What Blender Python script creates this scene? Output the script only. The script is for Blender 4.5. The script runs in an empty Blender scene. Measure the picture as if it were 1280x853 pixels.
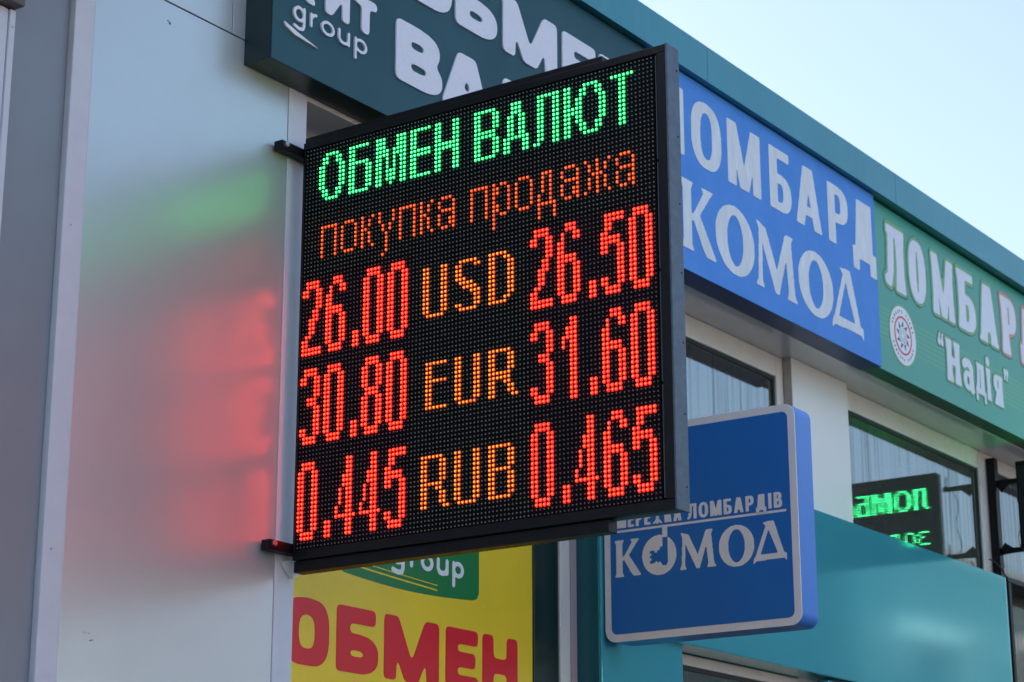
import bpy, bmesh, math, random
import numpy as np
from mathutils import Vector, Matrix
random.seed(7)
SC = bpy.context.scene
COL = SC.collection

# ------------------------------------------------------------------ camera
CAMP = (-3.5443647, -3.1185623, 2.1799774)
YAW, PITCH, ROLL, FPX = 0.960064751, 0.28258208, -0.00142172, 2630.77
cam_d = bpy.data.cameras.new('camera')
cam = bpy.data.objects.new('camera', cam_d)
COL.objects.link(cam)
SC.camera = cam
cam_d.sensor_width = 36.0
cam_d.sensor_fit = 'HORIZONTAL'
cam_d.lens = 36.0 * FPX / 1280.0
cam_d.dof.use_dof = True; cam_d.dof.focus_distance = 4.95; cam_d.dof.aperture_fstop = 9.0
cam_d.clip_start, cam_d.clip_end = 0.05, 3000
cy, sy, cp, sp = math.cos(YAW), math.sin(YAW), math.cos(PITCH), math.sin(PITCH)
fw = Vector((sy * cp, cy * cp, sp)); r0 = Vector((cy, -sy, 0)); u0 = r0.cross(fw)
cr, sr = math.cos(ROLL), math.sin(ROLL)
rt = cr * r0 + sr * u0; up = -sr * r0 + cr * u0
M = Matrix((rt, up, -fw)).transposed().to_4x4()
M.translation = Vector(CAMP)
cam.matrix_world = M

# ------------------------------------------------------------------ world, sun, exposure
SUN_AZ, SUN_EL = math.radians(-12), math.radians(24)      # azimuth from +Y towards +X
world = bpy.data.worlds.new('World'); SC.world = world; world.use_nodes = True
wn = world.node_tree.nodes; wl = world.node_tree.links
bg = wn['Background']
sky = wn.new('ShaderNodeTexSky'); sky.sky_type = 'NISHITA'; sky.sun_disc = False
sky.sun_elevation = SUN_EL; sky.sun_rotation = SUN_AZ
sky.air_density = 1.0; sky.dust_density = 4.2; sky.ozone_density = 1.0
wl.new(sky.outputs[0], bg.inputs[0]); bg.inputs[1].default_value = 0.15
sun_d = bpy.data.lights.new('sun', 'SUN'); sun_d.energy = 2.6; sun_d.angle = math.radians(0.5); sun_d.color = (1, .93, .84)
sun = bpy.data.objects.new('sun', sun_d); COL.objects.link(sun)
sdir = Vector((math.sin(SUN_AZ) * math.cos(SUN_EL), math.cos(SUN_AZ) * math.cos(SUN_EL), math.sin(SUN_EL)))
sun.rotation_euler = sdir.to_track_quat('Z', 'Y').to_euler(); sun.location = (0, 0, 20)
SC.view_settings.view_transform = 'Standard'; SC.view_settings.look = 'None'
SC.view_settings.gamma = 1.0; SC.view_settings.use_curve_mapping = False
SC.view_settings.exposure = 1.5
SC.cycles.max_bounces = 6
SC.cycles.sample_clamp_indirect = 4.0

# ------------------------------------------------------------------ materials
MATS = {}
def mat(name, col, rough=.5, metal=0., spec=.5, noise=None, coat=0., bump=None, emit=None, es=1.):
    """noise=(scale, amount[, stretch xyz]) varies colour and roughness a little; bump=(scale, strength[, stretch])"""
    if name in MATS: return MATS[name]
    m = bpy.data.materials.new(name); m.use_nodes = True
    nt = m.node_tree; N = nt.nodes; L = nt.links; b = N['Principled BSDF']
    b.inputs['Base Color'].default_value = (*col, 1); b.inputs['Roughness'].default_value = rough
    b.inputs['Metallic'].default_value = metal; b.inputs['Specular IOR Level'].default_value = spec
    b.inputs['Coat Weight'].default_value = coat; b.inputs['Coat Roughness'].default_value = .12
    if emit:
        b.inputs['Emission Color'].default_value = (*emit, 1); b.inputs['Emission Strength'].default_value = es
    tc = None
    def coords(stretch):
        nonlocal tc
        if tc is None: tc = N.new('ShaderNodeNewGeometry')
        mp = N.new('ShaderNodeMapping'); L.new(tc.outputs['Position'], mp.inputs[0])
        mp.inputs['Scale'].default_value = stretch
        return mp.outputs[0]
    if noise:
        st = noise[2] if len(noise) > 2 else (1, 1, 1)
        c = coords(st)
        n = N.new('ShaderNodeTexNoise'); L.new(c, n.inputs[0]); n.inputs['Scale'].default_value = noise[0]
        n.inputs['Detail'].default_value = 6; n.inputs['Roughness'].default_value = .62
        r = N.new('ShaderNodeMapRange'); L.new(n.outputs[0], r.inputs[0])
        r.inputs[1].default_value = .3; r.inputs[2].default_value = .7
        r.inputs[3].default_value = 1 - noise[1]; r.inputs[4].default_value = 1 + noise[1] * .5
        mx = N.new('ShaderNodeMix'); mx.data_type = 'RGBA'; mx.blend_type = 'MULTIPLY'; mx.inputs[0].default_value = 1
        mx.inputs[6].default_value = (*col, 1); L.new(r.outputs[0], mx.inputs[7]); L.new(mx.outputs[2], b.inputs['Base Color'])
        r2 = N.new('ShaderNodeMapRange'); L.new(n.outputs[0], r2.inputs[0])
        r2.inputs[1].default_value = .3; r2.inputs[2].default_value = .7
        r2.inputs[3].default_value = rough * 1.12; r2.inputs[4].default_value = rough * .9
        L.new(r2.outputs[0], b.inputs['Roughness'])
    if bump:
        c = coords(bump[2] if len(bump) > 2 else (1, 1, 1))
        n = N.new('ShaderNodeTexNoise'); L.new(c, n.inputs[0]); n.inputs['Scale'].default_value = bump[0]
        n.inputs['Detail'].default_value = 4
        bp = N.new('ShaderNodeBump'); L.new(n.outputs[0], bp.inputs['Height'])
        bp.inputs['Strength'].default_value = bump[1]; bp.inputs['Distance'].default_value = .01
        L.new(bp.outputs[0], b.inputs['Normal'])
    MATS[name] = m
    return m

def dust(m, amount=.12, zscale=(5, 5, 1.2), seed=0.):
    """pale streaky dust running down a surface, over whatever colour it has"""
    nt = m.node_tree; N = nt.nodes; L = nt.links; b = N['Principled BSDF']
    g = N.new('ShaderNodeNewGeometry'); mp = N.new('ShaderNodeMapping'); L.new(g.outputs['Position'], mp.inputs[0])
    mp.inputs['Scale'].default_value = zscale; mp.inputs['Location'].default_value = (seed, seed, seed)
    n = N.new('ShaderNodeTexNoise'); L.new(mp.outputs[0], n.inputs[0]); n.inputs['Scale'].default_value = 4; n.inputs['Detail'].default_value = 8
    n.inputs['Roughness'].default_value = .7
    r = N.new('ShaderNodeMapRange'); L.new(n.outputs[0], r.inputs[0]); r.inputs[1].default_value = .45; r.inputs[2].default_value = .8
    r.inputs[3].default_value = 0; r.inputs[4].default_value = amount
    mx = N.new('ShaderNodeMix'); mx.data_type = 'RGBA'; L.new(r.outputs[0], mx.inputs[0])
    src = b.inputs['Base Color']
    if src.is_linked: L.new(src.links[0].from_socket, mx.inputs[6])
    else: mx.inputs[6].default_value = src.default_value
    mx.inputs[7].default_value = (.34, .32, .29, 1); L.new(mx.outputs[2], b.inputs['Base Color'])
    return m

M_PANEL = mat('satin_composite_panel', (.50, .56, .59), .31, .36, .5, noise=(3, .04))
M_GREY = mat('grey_composite_panel', (.22, .24, .28), .45, .1, .5, noise=(3, .05))
M_TRIM = mat('white_coated_trim', (.62, .64, .72), .55, .0, .2, noise=(14, .05))
M_FRAME = dust(mat('white_window_profile', (.74, .72, .69), .4, .0, .5, noise=(20, .04)), .12)
M_WALLW = mat('white_wall_cladding', (.78, .78, .76), .3, .0, .5, noise=(2, .03))
M_SOFFIT = mat('glossy_white_soffit', (.70, .67, .66), .12, .0, .8, noise=(5, .05))
M_TEAL = mat('turquoise_composite_panel', (.09, .52, .62), .085, .42, .6, noise=(3, .06))
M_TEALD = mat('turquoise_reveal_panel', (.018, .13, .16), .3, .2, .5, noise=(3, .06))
M_FASC = dust(mat('teal_fascia_metal', (.030, .22, .265), .32, .4, .5, noise=(3, .05)), .10)
M_BLACK = mat('black_powder_coat', (.0045, .0045, .006), .42, .0, .25, noise=(60, .25))
M_CASE = mat('grey_blue_board_casing', (.075, .105, .145), .42, .2, .5, noise=(60, .2), bump=(400, .05))
M_MASK = mat('black_led_mask', (.006, .0065, .007), .8, 0, .08)
M_GASKET = mat('dark_gasket', (.012, .014, .014), .5)
M_DARK = mat('dark_interior', (.02, .02, .02), .9)
M_STEEL = mat('zinc_bolt', (.5, .5, .5), .35, 1.0, .5)
M_KITF = dust(mat('dark_teal_sign_panel', (.009, .072, .098), .5, .0, .3, noise=(3, .07)), .02)
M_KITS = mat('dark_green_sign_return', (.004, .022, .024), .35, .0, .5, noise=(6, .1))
M_LETW = mat('pale_lilac_acrylic', (.74, .73, .82), .4, .0, .4, noise=(90, .05))
M_BLUEF = dust(mat('bright_blue_sign_film', (.062, .26, .74), .5, .0, .25, noise=(8, .05)), .02)
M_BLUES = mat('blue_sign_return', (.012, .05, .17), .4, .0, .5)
M_LETB = dust(mat('grey_white_film_letters', (.72, .75, .80), .4, .0, .4, noise=(40, .10, (1, 1, .3))), .08)
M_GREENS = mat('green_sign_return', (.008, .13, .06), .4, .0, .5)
M_LETG = mat('lavender_white_print', (.74, .75, .86), .4, .0, .4, noise=(30, .04))
M_OUTD = mat('dark_green_print', (.012, .13, .08), .4, .0, .4)
M_OUTL = mat('light_green_print', (.17, .40, .17), .4, .0, .4)
M_ORG = mat('salmon_print', (.60, .27, .2), .4, .0, .4)
M_RED = mat('red_print', (.74, .014, .026), .3, .0, .35)
M_YEL = mat('yellow_print', (.92, .66, .022), .25, .0, .45, noise=(2, .12))
M_GRN = mat('green_print', (.010, .2, .045), .3, .0, .4)
M_WPR = mat('white_print', (.80, .80, .84), .4, .0, .5)
M_HFACE = mat('deep_blue_acrylic', (.018, .165, .56), .4, .0, .3, noise=(4, .05))
M_HSIDE = mat('skylit_blue_acrylic_side', (.05, .22, .70), .3, .0, .5, noise=(4, .05))  # lighter than the face: skylight on the side is put into the colour
M_HWHITE = mat('pinkish_white_acrylic', (.86, .80, .86), .35, .0, .5, noise=(30, .04))
M_NAVY = mat('navy_print', (.03, .04, .14), .4)
M_REDRING = mat('red_ring_print', (.62, .03, .05), .4)
M_SCR = mat('scratch_mark', (.12, .13, .14), .6)
M_WIRE = mat('black_cable_rubber', (.012, .012, .012), .5)
M_ROOF = mat('roof_membrane', (.12, .12, .12), .8, noise=(3, .2))

def led_mat(name, col, s):
    m = bpy.data.materials.new(name); m.use_nodes = True; N = m.node_tree.nodes
    b = N['Principled BSDF']; b.inputs['Base Color'].default_value = (.05, .05, .05, 1)
    b.inputs['Emission Color'].default_value = (*col, 1); b.inputs['Emission Strength'].default_value = s
    b.inputs['Roughness'].default_value = .3
    return m
LEDM = {  # first of each pair: foot ring glowing to imitate the halo round a diode
 'red': (led_mat('led_red_halo_ring', (1, .003, .002), .8), led_mat('led_red_core', (1, .025, .006), 4.6)),
 'green': (led_mat('led_green_halo_ring', (.0, 1, .13), .22), led_mat('led_green_core', (.05, 1, .20), 3.0)),
 'bright green': (led_mat('led_bright_green_halo_ring', (.0, 1, .2), .5), led_mat('led_bright_green_core', (.05, 1, .30), 9)),
 'orange': (led_mat('led_orange_halo_ring', (1, .03, .0), .2), led_mat('led_orange_core', (1, .115, .006), 1.1)),
 'yellow': (led_mat('led_yellow_halo_ring', (1, .05, .0), .2), led_mat('led_yellow_core', (1, .20, .008), 1.4)),
}
for k_, v_ in list(LEDM.items()):
    w_ = v_[1].copy(); w_.name = v_[1].name + '_weak'
    w_.node_tree.nodes['Principled BSDF'].inputs['Emission Strength'].default_value *= .62
    LEDM[k_] = (*v_, w_)
M_OFF = mat('unlit_led_lens', (.27, .27, .21), .3, .0, .6)
M_OFFR = mat('unlit_red_led_lens', (.25, .15, .18), .3, .0, .6)
M_OFFG = mat('unlit_green_led_lens', (.18, .24, .25), .3, .0, .6)

# green fascia print: ground colour with fine lighter bands (flat print)
def green_face():
    m = bpy.data.materials.new('green_banded_sign_film'); m.use_nodes = True
    N = m.node_tree.nodes; L = m.node_tree.links; b = N['Principled BSDF']
    g = N.new('ShaderNodeNewGeometry'); s = N.new('ShaderNodeSeparateXYZ'); L.new(g.outputs['Position'], s.inputs[0])
    w = N.new('ShaderNodeMath'); w.operation = 'PINGPONG'; L.new(s.outputs[2], w.inputs[0]); w.inputs[1].default_value = .0095
    a = N.new('ShaderNodeMapRange'); L.new(w.outputs[0], a.inputs[0]); a.inputs[1].default_value = .0035; a.inputs[2].default_value = .006
    def step(lo, hi, v0, v1):
        r = N.new('ShaderNodeMapRange'); L.new(s.outputs[2], r.inputs[0]); r.inputs[1].default_value = lo; r.inputs[2].default_value = hi
        r.inputs[3].default_value = v0; r.inputs[4].default_value = v1; return r
    up_ = step(4.265, 4.285, 0, 1); dn = step(4.40, 4.42, 1, 0)
    m1 = N.new('ShaderNodeMath'); m1.operation = 'MULTIPLY'; L.new(up_.outputs[0], m1.inputs[0]); L.new(dn.outputs[0], m1.inputs[1])
    m2 = N.new('ShaderNodeMath'); m2.operation = 'MULTIPLY'; L.new(m1.outputs[0], m2.inputs[0]); L.new(a.outputs[0], m2.inputs[1])
    m3 = N.new('ShaderNodeMath'); m3.operation = 'MULTIPLY'; L.new(m2.outputs[0], m3.inputs[0]); m3.inputs[1].default_value = .55
    mx = N.new('ShaderNodeMix'); mx.data_type = 'RGBA'; L.new(m3.outputs[0], mx.inputs[0])
    mx.inputs[6].default_value = (.036, .32, .235, 1); mx.inputs[7].default_value = (.12, .40, .17, 1)
    L.new(mx.outputs[2], b.inputs['Base Color']); b.inputs['Roughness'].default_value = .38
    return dust(m, .05)
M_GREENF = green_face()

# coated reflective glass with fine vertical streaks
def glass_mat():
    m = bpy.data.materials.new('streaked_reflective_glass'); m.use_nodes = True
    N = m.node_tree.nodes; L = m.node_tree.links; N.remove(N['Principled BSDF'])
    out = [n for n in N if n.type == 'OUTPUT_MATERIAL'][0]
    g = N.new('ShaderNodeNewGeometry')
    mp = N.new('ShaderNodeMapping'); L.new(g.outputs['Position'], mp.inputs[0]); mp.inputs['Scale'].default_value = (48, 1, .5)
    n = N.new('ShaderNodeTexNoise'); L.new(mp.outputs[0], n.inputs[0]); n.inputs['Scale'].default_value = 1.6; n.inputs['Detail'].default_value = 4
    n.inputs['Distortion'].default_value = .4
    r = N.new('ShaderNodeMapRange'); L.new(n.outputs[0], r.inputs[0]); r.inputs[1].default_value = .34; r.inputs[2].default_value = .52
    r.inputs[3].default_value = .13; r.inputs[4].default_value = .27
    gl = N.new('ShaderNodeBsdfGlossy'); gl.inputs['Roughness'].default_value = .012; gl.inputs['Color'].default_value = (.88, .95, 1, 1)
    bp = N.new('ShaderNodeBump'); L.new(n.outputs[0], bp.inputs['Height']); bp.inputs['Strength'].default_value = .05; bp.inputs['Distance'].default_value = .002
    L.new(bp.outputs[0], gl.inputs['Normal'])
    tr = N.new('ShaderNodeBsdfTransparent'); tr.inputs[0].default_value = (.55, .6, .58, 1)
    mx = N.new('ShaderNodeMixShader'); L.new(r.outputs[0], mx.inputs[0]); df = N.new('ShaderNodeBsdfDiffuse'); df.inputs[0].default_value = (.30, .30, .26, 1)
    m0 = N.new('ShaderNodeMixShader'); m0.inputs[0].default_value = .17; L.new(tr.outputs[0], m0.inputs[1]); L.new(df.outputs[0], m0.inputs[2])
    L.new(m0.outputs[0], mx.inputs[1]); L.new(gl.outputs[0], mx.inputs[2])
    L.new(mx.outputs[0], out.inputs[0])
    return m
M_GLASS = glass_mat()

# ------------------------------------------------------------------ helpers
def thing(name, label, cat, loc=(0, 0, 0), group=None):
    o = bpy.data.objects.new(name, None); COL.objects.link(o); o.location = loc
    o.empty_display_size = .1
    o['label'] = label; o['category'] = cat
    if group: o['group'] = group
    return o
def wloc(o):
    p = Vector(o.location); q = o.parent
    while q is not None: p = p + Vector(q.location); q = q.parent
    return p
def link(name, me, parent, loc, label=None, kind=None):
    o = bpy.data.objects.new(name, me); COL.objects.link(o)
    if parent is not None:
        o.parent = parent; o.location = Vector(loc) - wloc(parent)
    else: o.location = loc
    if label: o['label'] = label
    if kind: o['kind'] = kind
    return o
def bm_done(bm, name, m, parent, loc, label=None, kind=None, smooth=False):
    me = bpy.data.meshes.new(name); bm.normal_update(); bm.to_mesh(me); bm.free()
    for mm in (m if isinstance(m, (list, tuple)) else [m]): me.materials.append(mm)
    if smooth: me.shade_smooth()
    return link(name, me, parent, loc, label, kind)
def box(name, x0, x1, y0, y1, z0, z1, m, parent=None, bev=.0015, label=None, kind=None, seg=2):
    bm = bmesh.new(); bmesh.ops.create_cube(bm, size=1)
    bmesh.ops.scale(bm, vec=(x1 - x0, y1 - y0, z1 - z0), verts=bm.verts)
    if bev: bmesh.ops.bevel(bm, geom=bm.edges[:], offset=min(bev, .3 * min(x1 - x0, y1 - y0, z1 - z0)), segments=seg, affect='EDGES', profile=.5)
    return bm_done(bm, name, m, parent, ((x0 + x1) / 2, (y0 + y1) / 2, (z0 + z1) / 2), label, kind)
def add_box(bm, x0, x1, y0, y1, z0, z1, mi=0):
    r = bmesh.ops.create_cube(bm, size=1); v = r['verts']
    bmesh.ops.scale(bm, vec=(x1 - x0, y1 - y0, z1 - z0), verts=v)
    bmesh.ops.translate(bm, vec=((x0 + x1) / 2, (y0 + y1) / 2, (z0 + z1) / 2), verts=v)
    for f in {f for q in v for f in q.link_faces}: f.material_index = mi
def tube(name, pts, r, m, parent, label=None, n=6):
    bm = bmesh.new(); P = [Vector(p) for p in pts]; rings = []
    for i, p in enumerate(P):
        d = (P[min(i + 1, len(P) - 1)] - P[max(i - 1, 0)]).normalized()
        a = d.orthogonal().normalized() if abs(d.z) > .99 else d.cross(Vector((0, 0, 1))).normalized(); b = d.cross(a)
        rings.append([bm.verts.new(p - P[0] + r * (math.cos(t) * a + math.sin(t) * b)) for t in [2 * math.pi * k / n for k in range(n)]])
    for A, B in zip(rings, rings[1:]):
        for k in range(n): bm.faces.new((A[k], A[(k + 1) % n], B[(k + 1) % n], B[k]))
    bm.faces.new(rings[0][::-1]); bm.faces.new(rings[-1])
    return bm_done(bm, name, m, parent, P[0], label, smooth=True)
def spline(pts, n=8):
    out = []; P = [Vector(p) for p in pts]
    for i in range(len(P) - 1):
        a, b, c, d = P[max(i - 1, 0)], P[i], P[i + 1], P[min(i + 2, len(P) - 1)]
        for k in range(n):
            t = k / n
            out.append(.5 * ((2 * b) + (c - a) * t + (2 * a - 5 * b + 4 * c - d) * t * t + (-a + 3 * b - 3 * c + d) * t ** 3))
    return out + [P[-1]]
def rrect(cx, cy, w, h, r, n=8):
    pts = []
    for (sx, sy_, a0) in ((1, 1, 0), (-1, 1, 90), (-1, -1, 180), (1, -1, 270)):
        for k in range(n + 1):
            a = math.radians(a0 + 90 * k / n)
            pts.append((cx + sx * (w / 2 - r) + r * math.cos(a), cy + sy_ * (h / 2 - r) + r * math.sin(a)))
    return pts
def prism(name, pts, map3, d0, d1, m, parent, loc, bev=0, label=None, smooth=False):
    """outline pts (u,v) extruded from depth d0 to d1 along the outward normal; map3(u,v,d) gives the world point"""
    bm = bmesh.new(); L = Vector(loc)
    A = [bm.verts.new(Vector(map3(u, v, d0)) - L) for u, v in pts]; B = [bm.verts.new(Vector(map3(u, v, d1)) - L) for u, v in pts]
    bm.faces.new(A[::-1]); f = bm.faces.new(B); n = len(pts)
    for k in range(n): bm.faces.new((A[k], A[(k + 1) % n], B[(k + 1) % n], B[k]))
    if bev:
        e = [e for e in f.edges]
        bmesh.ops.bevel(bm, geom=e, offset=bev, segments=3, affect='EDGES', profile=.5)
    bmesh.ops.recalc_face_normals(bm, faces=bm.faces)
    return bm_done(bm, name, m, parent, loc, label, smooth=False)

FAC = lambda y: (lambda u, v, d: (u, y - d, v))            # facade plane at y, normal -Y
SIDE = lambda x: (lambda u, v, d: (x - d, -u, v))          # plane across the street side at x, normal -X (u = -y)

# ------------------------------------------------------------------ lettering: glyph drawings -> raster -> smooth outline -> solid
def SE(cx, cy, rx, ry, n=2.): return ('e', (cx, cy, rx, ry, n))
def R(x0, y0, x1, y1): return ('p', [(x0, y0), (x1, y0), (x1, y1), (x0, y1)])
def P(*pts): return ('p', list(pts))
def D(x0, y0, x1, y1, n=2.6, f=.55):
    rx = (x1 - x0) * f
    return ('u', [R(x0, y0, x1 - rx, y1), ('c', (SE(x1 - rx, (y0 + y1) / 2, rx, (y1 - y0) / 2, n), x1 - rx))])
def inside(s, X, Y):
    k, a = s
    if k == 'e':
        cx, cy_, rx, ry, n = a
        return (np.abs((X - cx) / rx) ** n + np.abs((Y - cy_) / ry) ** n) < 1
    if k == 'u':
        o = np.zeros(X.shape, bool)
        for q in a: o |= inside(q, X, Y)
        return o
    if k == 'c': return inside(a[0], X, Y) & (X >= a[1] - 1e-6)
    o = np.zeros(X.shape, bool); n = len(a)
    for i in range(n):
        (x0, y0), (x1, y1) = a[i], a[(i + 1) % n]
        if y0 == y1: continue
        o ^= ((Y >= min(y0, y1)) & (Y < max(y0, y1)) & (X < x0 + (Y - y0) * (x1 - x0) / (y1 - y0)))
    return o
def stroke(pts, w):
    """open polyline with round joins"""
    out = []
    for (x0, y0), (x1, y1) in zip(pts, pts[1:]):
        dx, dy = x1 - x0, y1 - y0; l = math.hypot(dx, dy) or 1; a, b = -dy / l * w / 2, dx / l * w / 2
        out += [P((x0 + a, y0 + b), (x0 - a, y0 - b), (x1 - a, y1 - b), (x1 + a, y1 + b)), SE(x0, y0, w / 2, w / 2), SE(x1, y1, w / 2, w / 2)]
    return ('u', out)

def glyph(ch, W, t, h, st='sans'):
    """ops [(+1/-1, shape)] in a box W wide, 1 high"""
    n = {'round': 3.2, 'serif': 2.0}.get(st, 2.5)
    s = .045 if st == 'serif' else 0
    def stem(x0, x1, y0=0., y1=1.):
        if st == 'serif':
            return P((x0 - s, y0), (x1 + s, y0), (x1, y0 + .13), (x1 - .01, .5), (x1, y1 - .13), (x1 + s, y1), (x0 - s, y1), (x0, y1 - .13), (x0 + .01, .5), (x0, y0 + .13))
        if st == 'slab':
            q = .16 * t; k = .09
            return ('u', [P((x0 - q, y0), (x1 + q, y0), (x1, y0 + .3), (x1, y1 - .3), (x1 + q, y1), (x0 - q, y1), (x0, y1 - .3), (x0, y0 + .3))])
        return R(x0, y0, x1, y1)
    if ch in 'ОO': return [(1, SE(W / 2, .5, W / 2, .5, n)), (-1, SE(W / 2, .5, W / 2 - t, .5 - h, n if st != 'serif' else 1.9))]
    if ch == 'Б': return [(1, stem(0, t)), (1, R(0, 1 - h, .93 * W, 1)), (1, D(0, 0, W, .6)), (-1, D(t, h, W - t, .6 - h))]
    if ch == 'В': return [(1, D(0, 0, W, .56)), (1, D(0, .46, .94 * W, 1)), (-1, D(t, h, W - t, .5 - h * .45)), (-1, D(t, .5 + h * .45, .94 * W - t, 1 - h))]
    if ch == 'Р': return [(1, stem(0, t)), (1, D(0, .38, W, 1)), (-1, D(t, .38 + h, W - t, 1 - h))]
    if ch == 'М':
        if st == 'serif':
            return [(1, P((-.0 * W, 0), (.2 * W, 0), (.155 * W, .1), (.17 * W, .72), (.2 * W, .95), (.04 * W, 1), (.10 * W, .9), (.09 * W, .7), (.06 * W, .12))),
                    (1, P((.04 * W, 1), (.26 * W, .93), (.53 * W, .3), (.5 * W, .0), (.46 * W, 0))),
                    (1, P((.5 * W, 0), (.54 * W, .0), (.86 * W, 1.), (.72 * W, .97), (.46 * W, .25))),
                    (1, P((.70 * W, .93), (.74 * W, 1), (.92 * W, 1), (.87 * W, .9), (.93 * W, .12), (W, 0), (.74 * W, 0), (.78 * W, .12)))]
        c, a = W / 2, t * .52
        return [(1, stem(0, t)), (1, stem(W - t, W)), (1, P((0, 1), (1.12 * t, 1), (c + a, 0), (c - a, 0))), (1, P((W, 1), (W - 1.12 * t, 1), (c - a, 0), (c + a, 0)))]
    if ch == 'Е': return [(1, stem(0, t)), (1, R(0, 0, W, h)), (1, R(0, 1 - h, W, 1)), (1, R(0, .5 - h / 2, .93 * W, .5 + h / 2))]
    if ch == 'Н': return [(1, stem(0, t)), (1, stem(W - t, W)), (1, R(t / 2, .5 - h / 2, W - t / 2, .5 + h / 2))]
    if ch == 'И': return [(1, R(0, 0, t, 1)), (1, R(W - t, 0, W, 1)), (1, P((0, 0), (t * .9, 0), (W, 1), (W - t * .9, 1)))]
    if ch in 'ІI': return [(1, stem(0, W))]
    if ch == 'Т': return [(1, R(0, 1 - h, W, 1)), (1, stem(W / 2 - t / 2, W / 2 + t / 2, 0, 1))]
    if ch == 'А':
        a = t * .62; c = W / 2; xo = lambda y: (c - a) * y
        b = .2; ya = (c - t) / (c - a) * .93
        ops = [(1, P((0, 0), (c - a, 1), (c + a, 1), (W, 0))), (-1, P((t, 0), (W - t, 0), (c, ya))),
               (1, P((xo(b) + .3 * t, b), (W - xo(b) - .3 * t, b), (W - xo(b + h) - .3 * t, b + h), (xo(b + h) + .3 * t, b + h)))]
        if st == 'slab': ops += [(1, R(-.1 * t, 0, t * 1.08, .05)), (1, R(W - t * 1.08, 0, W + .1 * t, .05))]
        return ops
    if ch == 'Л':
        if st == 'slab': return [(1, P((.12 * W, 1), (W, 1), (W, 1 - h), (.12 * W, 1 - h))), (1, stem(W - t, W)), (1, P((.22 * W, 1), (.22 * W + t * .75, 1), (.08 * W + t * .9, .28), (t * .75, .0), (0, .04), (-.02, .16), (.12 * W, .2)))]
        return [(1, R(.22 * W, 1 - h, W, 1)), (1, R(W - t, 0, W, 1)), (1, P((0, 0), (t * .7, 0), (.10 * W + t, .2), (.20 * W + t, 1), (.20 * W, 1), (.11 * W, .22), (.08 * W, h * .9), (0, h * .8)))]
    if ch == 'Д':
        if st == 'serif':
            return [(1, P((.30 * W, .98), (.45 * W, 1), (.64 * W, 1), (.92 * W, .2), (W, .18), (W, -.02), (.93 * W, .06), (.10 * W, .05), (0, -.03), (.02 * W, .1), (.09 * W, .2), (.40 * W, .9))),
                    (-1, P((.22 * W, .2), (.74 * W, .2), (.48 * W, .8)))]
        f = .17
        return [(1, R(0, f, W, f + h)), (1, R(0, 0, t * .72, f + h * .6)), (1, R(W - t * .72, 0, W, f + h * .6)), (1, R(.24 * W, 1 - h, .86 * W, 1)), (1, R(.86 * W - t, f, .86 * W, 1)),
                (1, P((.10 * W, f), (.10 * W + t * .95, f), (.24 * W + t, 1), (.24 * W, 1)))]
    if ch == 'К':
        if st == 'serif':
            return [(1, P((0, 0), (.36 * W, 0), (.30 * W, .1), (.30 * W, .9), (.36 * W, 1), (0, 1), (.06 * W, .88), (.06 * W, .12))),
                    (1, P((.25 * W, .42), (.66 * W, .93), (.60 * W, 1.0), (.95 * W, 1.0), (.84 * W, .9), (.47 * W, .5))),
                    (1, P((.30 * W, .54), (.50 * W, .62), (W, .02), (.97 * W, 0), (.72 * W, .0), (.62 * W, .1)))]
        return [(1, R(0, 0, t, 1)), (1, P((t * .8, .36), (t * .8, .62), (W - 1.15 * t, 1), (W, 1))), (1, P((t * .9, .5), (t * 1.9, .66), (W, 0), (W - 1.2 * t, 0)))]
    if ch == 'Ж': return [(1, R(W / 2 - t / 2, 0, W / 2 + t / 2, 1))] + [(1, P((W / 2, .42), (W / 2, .58), (x + d * t * .9, y), (x, y))) for x, d, y in ((0, 1, 0), (0, 1, 1), (W, -1, 0), (W, -1, 1))]
    if ch == 'Я': return [(1, stem(W - t, W)), (1, SE(.5 * W, .70, .5 * W, .30, 2.4)), (1, R(.5 * W, .4, W, 1)), (-1, R(.45 * W, .4 + h, W - t, 1 - h)), (-1, SE(.5 * W, .70, .5 * W - t, .3 - h, 2.4)), (1, P((0, 0), (t * 1.1, 0), (W - t * .6, .46), (W - t * 1.5, .48)))]
    # lower case, box height = x-height (descenders go below 0)
    if ch == 'а': return [(1, stroke([(.12 * W, .78), (.3 * W, .94 - h / 2), (.62 * W, .94 - h / 2), (W - t / 2, .74), (W - t / 2, 0.06)], t)), (1, SE(.42 * W, .3, .42 * W, .31)), (-1, SE(.46 * W, .3, .42 * W - t * .8, .31 - h)), (1, P((W - t, .0), (W + t * .2, .0), (W, .3), (W - t, .3)))]
    if ch == 'н': return [(1, stem(0, t)), (1, stem(W - t, W)), (1, R(t / 2, .5 - h / 2, W - t / 2, .5 + h / 2))]
    if ch == 'д': return [(1, P((.12 * W, 1), (.88 * W, 1), (.88 * W, .1), (W, .12), (W, -.25), (W - t * .5, -.25), (.84 * W, 0), (.16 * W, 0), (t * .5, -.25), (0, -.25), (0, .12), (.12 * W, .3), (.2 * W, .8))), (-1, P((.2 * W + t * .62, 1 - h), (.88 * W - t, 1 - h), (.88 * W - t, h), (.2 * W + t * .45, h)))]
    if ch == 'і': return [(1, stem(0, W, 0, .8)), (1, SE(W / 2, 1.0 - .02, W * .52, .12))]
    if ch == 'я': return [(1, stem(W - t, W)), (1, SE(.48 * W, .70, .48 * W, .30, 2.4)), (1, R(.5 * W, .4, W, 1)), (-1, R(.45 * W, .4 + h, W - t, 1 - h)), (-1, SE(.48 * W, .70, .48 * W - t, .3 - h, 2.4)), (1, P((0, 0), (t * 1.1, 0), (W - t * .6, .46), (W - t * 1.5, .48)))]
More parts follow.
